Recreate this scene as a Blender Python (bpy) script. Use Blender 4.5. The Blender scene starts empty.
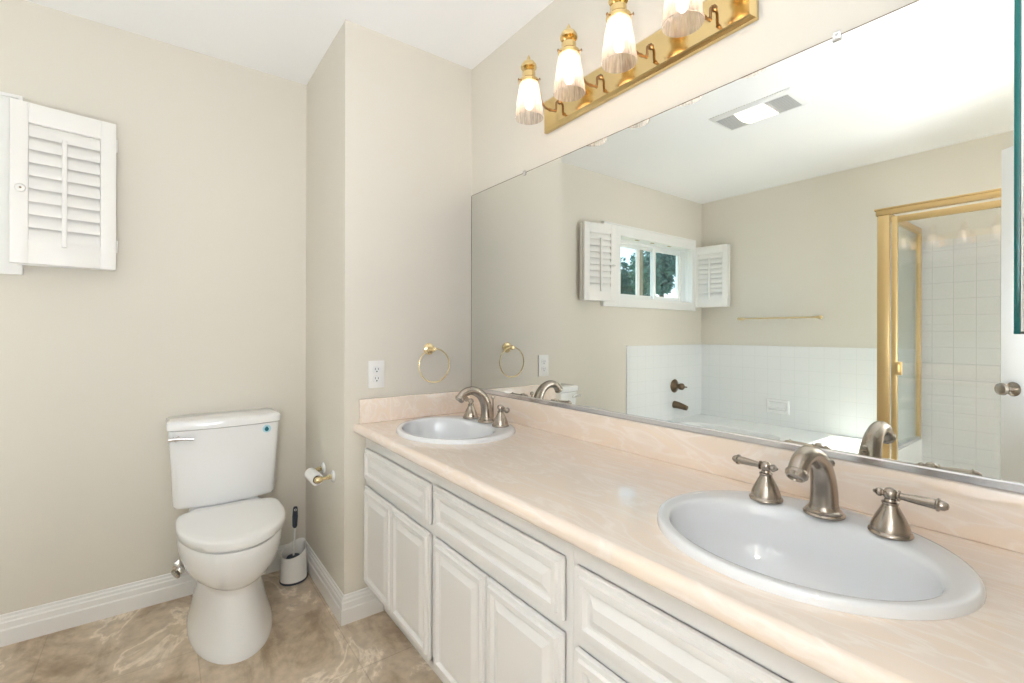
import bpy, bmesh, math, random
from mathutils import Vector, Matrix, noise
random.seed(7)
PI = math.pi
S = bpy.context.scene
COL = S.collection

# ------------------------------------------------------------------ camera
cam_d = bpy.data.cameras.new('camera')
cam = bpy.data.objects.new('camera', cam_d); COL.objects.link(cam)
yaw, roll = 0.64426, 0.00251
FW = Vector((-math.cos(yaw), math.sin(yaw), 0)); RT = Vector((math.sin(yaw), math.cos(yaw), 0)); UP = Vector((0, 0, 1))
cx_ = RT*math.cos(roll) + UP*math.sin(roll); cy_ = UP*math.cos(roll) - RT*math.sin(roll)
m = Matrix((cx_, cy_, -FW)).transposed().to_4x4(); m.translation = (1.9184, -1.195, 1.1738)
cam.matrix_world = m
cam_d.sensor_width = 36; cam_d.lens = 36*467.87/1024; cam_d.shift_y = -8.5/1024
cam_d.clip_start = 0.02; cam_d.clip_end = 200
S.camera = cam

# ------------------------------------------------------------------ world, sun, daylight, exposure
w = bpy.data.worlds.new('sky'); S.world = w; w.use_nodes = True
nt = w.node_tree; bg = nt.nodes['Background']
tc = nt.nodes.new('ShaderNodeTexCoord'); sx = nt.nodes.new('ShaderNodeSeparateXYZ'); nt.links.new(tc.outputs['Generated'], sx.inputs[0])
rp = nt.nodes.new('ShaderNodeValToRGB'); nt.links.new(sx.outputs['Z'], rp.inputs[0])
rp.color_ramp.elements[0].color = (0.72, 0.86, 0.97, 1); rp.color_ramp.elements[0].position = 0.0
rp.color_ramp.elements[1].color = (0.30, 0.55, 0.90, 1); rp.color_ramp.elements[1].position = 0.7
e = rp.color_ramp.elements.new(0.22); e.color = (0.52, 0.76, 0.97, 1)
nt.links.new(rp.outputs[0], bg.inputs['Color']); bg.inputs['Strength'].default_value = 1.5

def light(name, kind, loc, energy, color=(1, 1, 1), size=0.1, size_y=None, rot=(0, 0, 0)):
    d = bpy.data.lights.new(name, kind); d.energy = energy; d.color = color
    if kind == 'AREA':
        d.size = size
        if size_y: d.shape = 'RECTANGLE'; d.size_y = size_y
    elif kind == 'POINT': d.shadow_soft_size = size
    elif kind == 'SUN': d.angle = math.radians(0.5)
    o = bpy.data.objects.new(name, d); COL.objects.link(o); o.location = loc; o.rotation_euler = rot
    return o
sun = light('sun', 'SUN', (0, 0, 5), 8.0, (1, 0.96, 0.9))
sun.rotation_euler = Vector((1.04, -0.13, -1.0)).to_track_quat('-Z', 'Y').to_euler()
# daylight coming in through the window opening
wd = light('window_daylight', 'AREA', (-0.83, -2.27, 1.72), 1, (1, 1, 1), 0.60, 1.2, (0, -PI/2, 0)); wd.data.cycles.is_portal = True
# added fill lamp standing in for a flash, bounced off the ceiling
fl = light('bounce_fill', 'AREA', (2.0, -1.30, 1.05), 25, (0.88, 0.93, 1.0), 0.9, 0.7)
fl.rotation_euler = Vector((-0.45, -0.35, 0.9)).to_track_quat('-Z', 'Y').to_euler()
# unseen fill lamp added in the room beyond the doorway on the right
light('hall_fill_lamp', 'AREA', (2.95, -1.95, 2.38), 225, (0.90, 0.95, 1.0), 1.2, 1.4)
S.view_settings.view_transform = 'Standard'; S.view_settings.look = 'None'
S.view_settings.exposure = 0.92; S.view_settings.gamma = 1.0; S.view_settings.use_curve_mapping = False
try:
    S.cycles.max_bounces = 16; S.cycles.diffuse_bounces = 8; S.cycles.glossy_bounces = 8; S.cycles.transmission_bounces = 8; S.cycles.transparent_max_bounces = 16
    S.cycles.caustics_reflective = False; S.cycles.caustics_refractive = False; S.cycles.sample_clamp_indirect = 4
except Exception: pass

# ------------------------------------------------------------------ materials
def mat(name, color, rough=0.5, metal=0.0, spec=None, coat=0.0, trans=0.0, ior=None, emit=None, estr=0.0):
    M = bpy.data.materials.new(name); M.use_nodes = True
    b = M.node_tree.nodes['Principled BSDF']
    b.inputs['Base Color'].default_value = (*color, 1); b.inputs['Roughness'].default_value = rough
    b.inputs['Metallic'].default_value = metal
    if spec is not None: b.inputs['Specular IOR Level'].default_value = spec
    if coat: b.inputs['Coat Weight'].default_value = coat; b.inputs['Coat Roughness'].default_value = 0.08
    if trans: b.inputs['Transmission Weight'].default_value = trans
    if ior: b.inputs['IOR'].default_value = ior
    if emit: b.inputs['Emission Color'].default_value = (*emit, 1); b.inputs['Emission Strength'].default_value = estr
    return M
def nodes(M): return M.node_tree.nodes, M.node_tree.links, M.node_tree.nodes['Principled BSDF']
def add_noise_color(M, c2, scale, detail=3, lo=0.4, hi=0.7, dist=0.0, stretch=(1, 1, 1)):
    n, l, b = nodes(M)
    t = n.new('ShaderNodeTexCoord'); mp = n.new('ShaderNodeMapping'); mp.inputs['Scale'].default_value = stretch
    nz = n.new('ShaderNodeTexNoise'); nz.inputs['Scale'].default_value = scale; nz.inputs['Detail'].default_value = detail; nz.inputs['Distortion'].default_value = dist
    mr = n.new('ShaderNodeMapRange'); mr.inputs[1].default_value = lo; mr.inputs[2].default_value = hi
    mx = n.new('ShaderNodeMix'); mx.data_type = 'RGBA'
    mx.inputs['A'].default_value = b.inputs['Base Color'].default_value[:]; mx.inputs['B'].default_value = (*c2, 1)
    l.new(t.outputs['Object'], mp.inputs[0]); l.new(mp.outputs[0], nz.inputs['Vector']); l.new(nz.outputs['Fac'], mr.inputs[0])
    l.new(mr.outputs[0], mx.inputs['Factor']); l.new(mx.outputs['Result'], b.inputs['Base Color'])
    return mx
def add_bump(M, scale, strength, dist=0.002, stretch=(1, 1, 1), detail=3):
    n, l, b = nodes(M)
    t = n.new('ShaderNodeTexCoord'); mp = n.new('ShaderNodeMapping'); mp.inputs['Scale'].default_value = stretch
    nz = n.new('ShaderNodeTexNoise'); nz.inputs['Scale'].default_value = scale; nz.inputs['Detail'].default_value = detail
    bp = n.new('ShaderNodeBump'); bp.inputs['Strength'].default_value = strength; bp.inputs['Distance'].default_value = dist
    l.new(t.outputs['Object'], mp.inputs[0]); l.new(mp.outputs[0], nz.inputs['Vector']); l.new(nz.outputs['Fac'], bp.inputs['Height']); l.new(bp.outputs[0], b.inputs['Normal'])

CREAM = mat('cream_wall_paint', (0.71, 0.672, 0.598), 0.75); add_bump(CREAM, 60, 0.12, 0.001)
WHITEC = mat('white_ceiling_paint', (0.92, 0.92, 0.92), 0.8)
TRIMW = mat('white_trim_paint', (0.83, 0.825, 0.81), 0.35)
CABW = mat('white_cabinet_lacquer', (0.80, 0.79, 0.775), 0.32)
SHUT = mat('white_shutter_paint', (0.84, 0.825, 0.80), 0.4)
PORC = mat('white_porcelain', (0.86, 0.865, 0.87), 0.08, coat=0.3)
PLAST = mat('white_seat_plastic', (0.83, 0.825, 0.81), 0.25)
SINKW = mat('white_sink_porcelain', (0.78, 0.795, 0.815), 0.09, coat=0.3)
ACRY = mat('white_tub_acrylic', (0.86, 0.87, 0.87), 0.15)
BRASS = mat('polished_brass', (0.74, 0.56, 0.27), 0.12, 1.0)
BRASSD = mat('aged_brass', (0.32, 0.19, 0.09), 0.3, 1.0)
GOLD = mat('satin_gold_frame', (0.68, 0.50, 0.25), 0.40, 1.0)
PALEB = mat('pale_brass', (0.82, 0.68, 0.42), 0.22, 1.0)
BRONZE = mat('dark_bronze', (0.20, 0.14, 0.09), 0.3, 1.0)
NICK = mat('brushed_nickel', (0.41, 0.36, 0.31), 0.27, 1.0); add_bump(NICK, 300, 0.15, 0.0005, (1, 1, 0.05))
CHROME = mat('chrome', (0.80, 0.80, 0.82), 0.1, 1.0)
CHAN = mat('aluminium_channel', (0.72, 0.72, 0.74), 0.25, 1.0)
MIRR = mat('mirror_silver', (0.80, 0.815, 0.785), 0.0, 1.0)
BLK = mat('black_plastic', (0.02, 0.02, 0.02), 0.5)
DKNAVY = mat('dark_slate_rubber', (0.035, 0.045, 0.065), 0.5)
TEAL = mat('green_glass_edge', (0.005, 0.10, 0.095), 0.15)
PAPER = mat('toilet_paper', (0.85, 0.84, 0.82), 0.9); add_bump(PAPER, 200, 0.2, 0.001)
CARD = mat('cardboard_core', (0.16, 0.10, 0.06), 0.8)
GREYGR = mat('grey_grille', (0.55, 0.55, 0.55), 0.6)
LENS = mat('lit_lens', (0.9, 0.88, 0.8), 0.4, emit=(1.0, 0.88, 0.70), estr=1.5)
BULB = mat('lit_bulb', (1, 0.9, 0.8), 0.4, emit=(1.0, 0.82, 0.64), estr=9.5)
STKW = mat('sticker_white', (0.42, 0.70, 0.80), 0.4); STKT = mat('sticker_teal', (0.01, 0.16, 0.20), 0.4)
LEAF = mat('tree_leaves', (0.10, 0.20, 0.18), 0.7); add_noise_color(LEAF, (0.22, 0.38, 0.35), 1.2)
BARK = mat('tree_bark', (0.12, 0.09, 0.07), 0.9)
STUCCO = mat('neighbour_stucco', (0.75, 0.72, 0.68), 0.9)
ROOFM = mat('neighbour_roof', (0.55, 0.53, 0.52), 0.9)
GRASS = mat('lawn', (0.10, 0.15, 0.06), 0.9)
VINYL = mat('window_vinyl', (0.80, 0.81, 0.80), 0.35)
OLIVE = mat('window_track_olive', (0.30, 0.31, 0.25), 0.5)  # even dark olive for the narrow strip beside the middle window bar

# pane glass that lets light through
def thin_glass(name, tint=(0.95, 0.98, 0.97), refl=0.08):
    M = bpy.data.materials.new(name); M.use_nodes = True; n = M.node_tree.nodes; l = M.node_tree.links
    n.remove(n['Principled BSDF']); out = n['Material Output']
    tr = n.new('ShaderNodeBsdfTransparent'); tr.inputs[0].default_value = (*tint, 1)
    gl = n.new('ShaderNodeBsdfGlossy'); gl.inputs['Roughness'].default_value = 0.0
    fr = n.new('ShaderNodeFresnel'); ge = n.new('ShaderNodeNewGeometry'); io = n.new('ShaderNodeMapRange'); io.inputs[3].default_value = 1.5; io.inputs[4].default_value = 1/1.5; l.new(ge.outputs['Backfacing'], io.inputs[0]); l.new(io.outputs[0], fr.inputs[0])
    ml = n.new('ShaderNodeMath'); ml.operation = 'MULTIPLY_ADD'; ml.inputs[1].default_value = 1.0; ml.inputs[2].default_value = refl
    mx = n.new('ShaderNodeMixShader')
    l.new(fr.outputs[0], ml.inputs[0]); l.new(ml.outputs[0], mx.inputs[0]); l.new(tr.outputs[0], mx.inputs[1]); l.new(gl.outputs[0], mx.inputs[2]); l.new(mx.outputs[0], out.inputs[0])
    return M
PANE = thin_glass('window_pane_glass', refl=0.0); SHGLASS = thin_glass('shower_glass', (0.90, 0.90, 0.895), 0.03)
# ribbed, slightly frosted lamp glass
SHADE = bpy.data.materials.new('ribbed_lamp_glass'); SHADE.use_nodes = True
n = SHADE.node_tree.nodes; l = SHADE.node_tree.links; n.remove(n['Principled BSDF']); out = n['Material Output']
tr = n.new('ShaderNodeBsdfTransparent'); tr.inputs[0].default_value = (1, 0.965, 0.94, 1)
tl = n.new('ShaderNodeBsdfTranslucent'); tl.inputs[0].default_value = (1.0, 0.93, 0.87, 1)
gl = n.new('ShaderNodeBsdfGlossy'); gl.inputs['Roughness'].default_value = 0.12
t = n.new('ShaderNodeTexCoord'); mp = n.new('ShaderNodeMapping'); mp.inputs['Scale'].default_value = (160, 160, 14)
nz = n.new('ShaderNodeTexNoise'); nz.inputs['Scale'].default_value = 1.0; nz.inputs['Detail'].default_value = 2
mr = n.new('ShaderNodeMapRange'); mr.inputs[1].default_value = 0.35; mr.inputs[2].default_value = 0.7; mr.inputs[3].default_value = 0.32; mr.inputs[4].default_value = 0.58
l.new(t.outputs['Object'], mp.inputs[0]); l.new(mp.outputs[0], nz.inputs['Vector']); l.new(nz.outputs['Fac'], mr.inputs[0])
m1 = n.new('ShaderNodeMixShader'); m2 = n.new('ShaderNodeMixShader'); lw = n.new('ShaderNodeLayerWeight'); lw.inputs[0].default_value = 0.35
bp = n.new('ShaderNodeBump'); bp.inputs['Strength'].default_value = 0.5; bp.inputs['Distance'].default_value = 0.001; l.new(nz.outputs['Fac'], bp.inputs['Height']); l.new(bp.outputs[0], gl.inputs['Normal'])
l.new(mr.outputs[0], m1.inputs[0]); l.new(tr.outputs[0], m1.inputs[1]); l.new(tl.outputs[0], m1.inputs[2])
mf = n.new('ShaderNodeMath'); mf.operation = 'MULTIPLY'; mf.inputs[1].default_value = 0.12; l.new(lw.outputs['Fresnel'], mf.inputs[0])
l.new(mf.outputs[0], m2.inputs[0]); l.new(m1.outputs[0], m2.inputs[1]); l.new(gl.outputs[0], m2.inputs[2]); l.new(m2.outputs[0], out.inputs[0])

# cultured-marble worktop: pinkish cream with soft pale veins running along it
MARB = mat('cultured_marble', (0.82, 0.68, 0.575), 0.10, coat=0.2)
def marble(M):
    n, l, b = nodes(M)
    t = n.new('ShaderNodeTexCoord'); mp = n.new('ShaderNodeMapping'); mp.inputs['Scale'].default_value = (1.6, 6.5, 5.0); mp.inputs['Rotation'].default_value = (0, 0.25, 0.22)
    nz = n.new('ShaderNodeTexNoise'); nz.inputs['Scale'].default_value = 2.4; nz.inputs['Detail'].default_value = 6; nz.inputs['Distortion'].default_value = 1.6
    r = n.new('ShaderNodeValToRGB')
    r.color_ramp.elements[0].position = 0.30; r.color_ramp.elements[0].color = (0.84, 0.72, 0.62, 1)
    r.color_ramp.elements[1].position = 0.72; r.color_ramp.elements[1].color = (0.85, 0.73, 0.63, 1)
    for p, c in ((0.45, (0.85, 0.735, 0.64, 1)), (0.50, (0.89, 0.80, 0.72, 1)), (0.54, (0.85, 0.735, 0.64, 1)), (0.60, (0.86, 0.73, 0.61, 1))):
        e = r.color_ramp.elements.new(p); e.color = c
    l.new(t.outputs['Object'], mp.inputs[0]); l.new(mp.outputs[0], nz.inputs['Vector']); l.new(nz.outputs['Fac'], r.inputs[0]); l.new(r.outputs[0], b.inputs['Base Color'])
marble(MARB)

# travertine-look floor tiles
FLOORM = mat('travertine_tile', (0.4, 0.3, 0.2), 0.42)
def floor_mat(M):
    n, l, b = nodes(M)
    t = n.new('ShaderNodeTexCoord')
    mp = n.new('ShaderNodeMapping'); mp.inputs['Scale'].default_value = (1.0, 1.9, 1); mp.inputs['Rotation'].default_value = (0, 0, 0.35)
    n1 = n.new('ShaderNodeTexNoise'); n1.inputs['Scale'].default_value = 2.3; n1.inputs['Detail'].default_value = 10; n1.inputs['Roughness'].default_value = 0.60; n1.inputs['Distortion'].default_value = 0.7
    r = n.new('ShaderNodeValToRGB')
    r.color_ramp.elements[0].position = 0.28; r.color_ramp.elements[0].color = (0.24, 0.175, 0.115, 1)
    r.color_ramp.elements[1].position = 0.75; r.color_ramp.elements[1].color = (0.72, 0.62, 0.50, 1)
    for p, c in ((0.40, (0.37, 0.285, 0.20, 1)), (0.47, (0.50, 0.41, 0.31, 1)), (0.535, (0.54, 0.45, 0.35, 1)), (0.565, (0.74, 0.65, 0.54, 1)), (0.60, (0.53, 0.44, 0.335, 1))):
        e = r.color_ramp.elements.new(p); e.color = c
    n2 = n.new('ShaderNodeTexNoise'); n2.inputs['Scale'].default_value = 26; n2.inputs['Detail'].default_value = 5
    mr = n.new('ShaderNodeMapRange'); mr.inputs[1].default_value = 0.30; mr.inputs[2].default_value = 0.62; mr.inputs[3].default_value = 0.98; mr.inputs[4].default_value = 1.25
    mu = n.new('ShaderNodeMix'); mu.data_type = 'RGBA'; mu.blend_type = 'MULTIPLY'; mu.inputs['Factor'].default_value = 1
    br = n.new('ShaderNodeTexBrick'); br.offset = 0.0; br.inputs['Scale'].default_value = 1.0
    br.inputs['Brick Width'].default_value = 0.457; br.inputs['Row Height'].default_value = 0.457; br.inputs['Mortar Size'].default_value = 0.002; br.inputs['Mortar Smooth'].default_value = 0.1
    br.inputs['Color1'].default_value = (1, 1, 1, 1); br.inputs['Color2'].default_value = (0.93, 0.92, 0.90, 1); br.inputs['Mortar'].default_value = (0.80, 0.77, 0.74, 1)
    mp2 = n.new('ShaderNodeMapping'); mp2.inputs['Location'].default_value = (0.16, 0.17, 0)
    mu2 = n.new('ShaderNodeMix'); mu2.data_type = 'RGBA'; mu2.blend_type = 'MULTIPLY'; mu2.inputs['Factor'].default_value = 1
    l.new(t.outputs['Object'], mp.inputs[0]); l.new(mp.outputs[0], n1.inputs['Vector']); l.new(n1.outputs['Fac'], r.inputs[0])
    l.new(t.outputs['Object'], n2.inputs['Vector']); l.new(n2.outputs['Fac'], mr.inputs[0])
    l.new(r.outputs[0], mu.inputs['A']); l.new(mr.outputs[0], mu.inputs['B'])
    l.new(t.outputs['Object'], mp2.inputs[0]); l.new(mp2.outputs[0], br.inputs['Vector'])
    l.new(mu.outputs['Result'], mu2.inputs['A']); l.new(br.outputs['Color'], mu2.inputs['B']); l.new(mu2.outputs['Result'], b.inputs['Base Color'])
floor_mat(FLOORM)

def tile_mat(name, size, c, grout, axis):   # axis 'x': wall facing along Y ; 'y': wall facing along X
    M = mat(name, c, 0.18); n, l, b = nodes(M)
    t = n.new('ShaderNodeTexCoord'); s = n.new('ShaderNodeSeparateXYZ'); cb = n.new('ShaderNodeCombineXYZ')
    br = n.new('ShaderNodeTexBrick'); br.offset = 0.0; br.inputs['Scale'].default_value = 1.0
    br.inputs['Brick Width'].default_value = size; br.inputs['Row Height'].default_value = size; br.inputs['Mortar Size'].default_value = 0.0016; br.inputs['Mortar Smooth'].default_value = 0.1
    br.inputs['Color1'].default_value = (*c, 1); br.inputs['Color2'].default_value = (*c, 1); br.inputs['Mortar'].default_value = (*grout, 1)
    l.new(t.outputs['Object'], s.inputs[0]); l.new(s.outputs[0 if axis == 'x' else 1], cb.inputs[0]); l.new(s.outputs[2], cb.inputs[1])
    l.new(cb.outputs[0], br.inputs['Vector']); l.new(br.outputs['Color'], b.inputs['Base Color'])
    return M
TILX = tile_mat('white_bath_tile_front', 0.1085, (0.80, 0.815, 0.82), (0.73, 0.745, 0.75), 'x')
TILY = tile_mat('white_bath_tile_side', 0.1085, (0.80, 0.815, 0.82), (0.73, 0.745, 0.75), 'y')
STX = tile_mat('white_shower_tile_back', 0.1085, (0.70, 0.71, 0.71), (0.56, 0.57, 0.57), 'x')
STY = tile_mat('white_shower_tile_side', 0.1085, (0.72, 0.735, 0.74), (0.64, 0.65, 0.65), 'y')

# ------------------------------------------------------------------ mesh helpers
def bm_new(): return bmesh.new()
def box(bm, x0, x1, y0, y1, z0, z1, bev=0.0):
    x0, x1 = sorted((x0, x1)); y0, y1 = sorted((y0, y1)); z0, z1 = sorted((z0, z1))
    v = [bm.verts.new(p) for p in ((x0,y0,z0),(x1,y0,z0),(x1,y1,z0),(x0,y1,z0),(x0,y0,z1),(x1,y0,z1),(x1,y1,z1),(x0,y1,z1))]
    f = [bm.faces.new([v[i] for i in q]) for q in ((0,3,2,1),(4,5,6,7),(0,1,5,4),(1,2,6,5),(2,3,7,6),(3,0,4,7))]
    if bev > 0:
        es = set(e for q in f for e in q.edges)
        bmesh.ops.bevel(bm, geom=list(es), offset=bev, segments=2, affect='EDGES', profile=0.5)
    return v
def loft(bm, rings, cap0=True, cap1=True, closed=True):
    R = [[bm.verts.new(p) for p in r] for r in rings]
    k = len(R[0])
    for a, b in zip(R, R[1:]):
        for i in range(k if closed else k-1):
            j = (i+1) % k
            bm.faces.new((a[i], a[j], b[j], b[i]))
    if cap0: bm.faces.new(list(reversed(R[0])))
    if cap1: bm.faces.new(R[-1])
    return R
def frame_of(ax):
    ax = Vector(ax).normalized(); h = Vector((0, 0, 1)) if abs(ax.z) < 0.9 else Vector((1, 0, 0))
    u = h.cross(ax).normalized(); return u, ax.cross(u), ax
def lathe(bm, prof, o=(0,0,0), ax=(0,0,1), n=32, cap0=True, cap1=True):
    u, v, a = frame_of(ax); o = Vector(o)
    rings = [[o + a*h + (u*math.cos(2*PI*i/n) + v*math.sin(2*PI*i/n))*max(r, 1e-5) for i in range(n)] for r, h in prof]
    return loft(bm, rings, cap0, cap1)
def spline(pts, sub=8):
    P = [Vector(p) for p in pts]; P = [2*P[0]-P[1]] + P + [2*P[-1]-P[-2]]; out = []
    for i in range(1, len(P)-2):
        a, b, c, d = P[i-1:i+3]
        for k in range(sub):
            t = k/sub
            out.append(0.5*((2*b) + (c-a)*t + (2*a-5*b+4*c-d)*t*t + (3*b-a-3*c+d)*t**3))
    out.append(P[-2]); return out
def tube(bm, pts, rad, n=12, cap=True, flat=1.0):
    pts = [Vector(p) for p in pts]; N = len(pts)
    rads = [rad]*N if not isinstance(rad, (list, tuple)) else [rad[0] + 0]*0 or list(rad)
    if len(rads) != N:
        rr = rads; rads = []
        for i in range(N):
            s = i/(N-1)*(len(rr)-1); k = min(int(s), len(rr)-2); rads.append(rr[k]+(rr[k+1]-rr[k])*(s-k))
    t0 = (pts[1]-pts[0]).normalized(); u, v, _ = frame_of(t0); rings = []
    for i, p in enumerate(pts):
        t = (pts[min(i+1, N-1)]-pts[max(i-1, 0)]).normalized()
        u = (u - t*u.dot(t)).normalized(); v = t.cross(u)
        rings.append([p + (u*math.cos(2*PI*k/n)*flat + v*math.sin(2*PI*k/n))*rads[i] for k in range(n)])
    return loft(bm, rings, cap, cap)
def ring(bm, c, ax, R, r, n=48, m=10):
    u, v, a = frame_of(ax); c = Vector(c); rr = []
    for i in range(n):
        d = u*math.cos(2*PI*i/n) + v*math.sin(2*PI*i/n)
        rr.append([bm.verts.new(c + d*(R + r*math.cos(2*PI*k/m)) + a*r*math.sin(2*PI*k/m)) for k in range(m)])
    for i in range(n):
        for k in range(m):
            bm.faces.new((rr[i][k], rr[(i+1) % n][k], rr[(i+1) % n][(k+1) % m], rr[i][(k+1) % m]))
def prism(bm, poly, ax, a0, a1):   # poly: list of 2D points in the two other axes (cyclic order), extruded along ax
    def P(p, a):
        return {'x': (a, p[0], p[1]), 'y': (p[0], a, p[1]), 'z': (p[0], p[1], a)}[ax]
    loft(bm, [[P(p, a0) for p in poly], [P(p, a1) for p in poly]])

def obj(name, bm, M, parent=None, smooth=True, angle=35):
    bmesh.ops.recalc_face_normals(bm, faces=bm.faces[:])
    me = bpy.data.meshes.new(name); bm.to_mesh(me); bm.free()
    for p in me.polygons: p.use_smooth = smooth
    if smooth: me.set_sharp_from_angle(angle=math.radians(angle))
    me.materials.append(M)
    o = bpy.data.objects.new(name, me); COL.objects.link(o)
    if parent:
        o.parent = parent
        L = Vector((0, 0, 0)); q = parent
        while q: L += q.location; q = q.parent
        me.transform(Matrix.Translation(-L))
    return o
def recentre(o, base):     # put a single-mesh thing's origin at its base
    o.data.transform(Matrix.Translation(-Vector(base))); o.location = base; return o
def tag(o, label, cat, group=None):
    o['label'] = label; o['category'] = cat
    if group: o['group'] = group
    return o
def thing(name, label, cat, loc, group=None):
    o = bpy.data.objects.new(name, None); COL.objects.link(o); o.location = loc; o.empty_display_size = 0.05
    return tag(o, label, cat, group)
def struct(name, bm, M, smooth=False, parent=None):
    o = obj(name, bm, M, parent, smooth)
    if not parent: o['kind'] = 'structure'
    return o
def fbox(name, M, *a, parent=None, bev=0.0):
    b = bm_new(); box(b, *a, bev=bev); return struct(name, b, M, bev > 0, parent)

# ------------------------------------------------------------------ room shell
XL, YP, YF, XR, H = -0.630, -0.600, -3.049, 2.18, 2.440
SX, SY = 1.000, -2.200      # outer corner of the shower enclosure
fbox('floor', FLOORM, XL-0.16, 3.9, -3.17, 0.12, -0.06, 0)
fbox('ceiling', WHITEC, XL-0.16, 3.9, -3.17, 0.12, H, H+0.06)
fbox('wall_back', CREAM, XL-0.16, 3.9, 0, 0.12, 0, H)
fbox('wall_corner', CREAM, XL, 0, YP, 0, 0, H)
# left wall with window opening
WY0, WY1, WZ0, WZ1 = -2.872, -1.815, 1.455, 1.985
b = bm_new()
box(b, XL-0.16, XL, -3.17, WY0, 0, H); box(b, XL-0.16, XL, WY1, 0, 0, H)
box(b, XL-0.16, XL, WY0, WY1, 0, WZ0); box(b, XL-0.16, XL, WY0, WY1, WZ1, H)
struct('wall_left', b, CREAM)
# front wall (seen in the mirror)
b = bm_new(); box(b, XL, 3.9, YF-0.12, YF, 0, H); struct('wall_front', b, CREAM)
# right wall with the doorway to the hall
DY0, DY1 = -2.135, -1.42
b = bm_new()
box(b, XR, XR+0.12, YF, DY0, 0, H); box(b, XR, XR+0.12, DY1, 0, 0, H); box(b, XR, XR+0.12, DY0, DY1, 2.05, H)
struct('wall_right', b, CREAM)
b = bm_new(); box(b, 3.78, 3.9, YF, 0, 0, H)
struct('wall_hall', b, CREAM)
# bath tile on left and front walls
fbox('wall_tile_left', TILY, XL, XL+0.010, YF, -1.921, 0.387, 1.068)
fbox('wall_tile_front', TILX, XL+0.010, SX, YF, YF+0.010, 0.387, 1.068)
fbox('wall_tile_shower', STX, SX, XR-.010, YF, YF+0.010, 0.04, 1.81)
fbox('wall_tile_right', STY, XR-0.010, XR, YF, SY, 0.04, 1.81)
fbox('wall_low', TILX, SX-.040, SX+.034, YF+.010, SY-.004, 0.0, 0.448)
fbox('trim_1', TILX, SX+.034, XR, SY-.07, SY+.01, 0, 0.11)
fbox('trim_3', TILX, SX+.034, XR, YF, SY-.07, 0, 0.04)

# baseboards: ogee profile swept along the wall
BP = [(0, 0), (0.016, 0), (0.016, 0.058), (0.0125, 0.063), (0.0125, 0.084), (0.009, 0.0885), (0.0085, 0.098), (0.0045, 0.103), (0.004, 0.112), (0, 0.114)]
def baseboard(name, path, normals):
    b = bm_new(); rings = [[(p[0]+n_[0]*d, p[1]+n_[1]*d, z) for d, z in BP] for p, n_ in zip(path, normals)]
    loft(b, rings); return struct(name, b, TRIMW)
baseboard('baseboard_left', [(XL, -1.90), (XL, YP)], [(1, 0), (1, -1)])
baseboard('baseboard_corner', [(XL, YP), (0, YP), (0, -0.44)], [(1, -1), (1, -1), (1, 0)])
baseboard('baseboard_right', [(XR, -0.62), (XR, DY1+0.062)], [(-1, 0), (-1, 0)])

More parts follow.
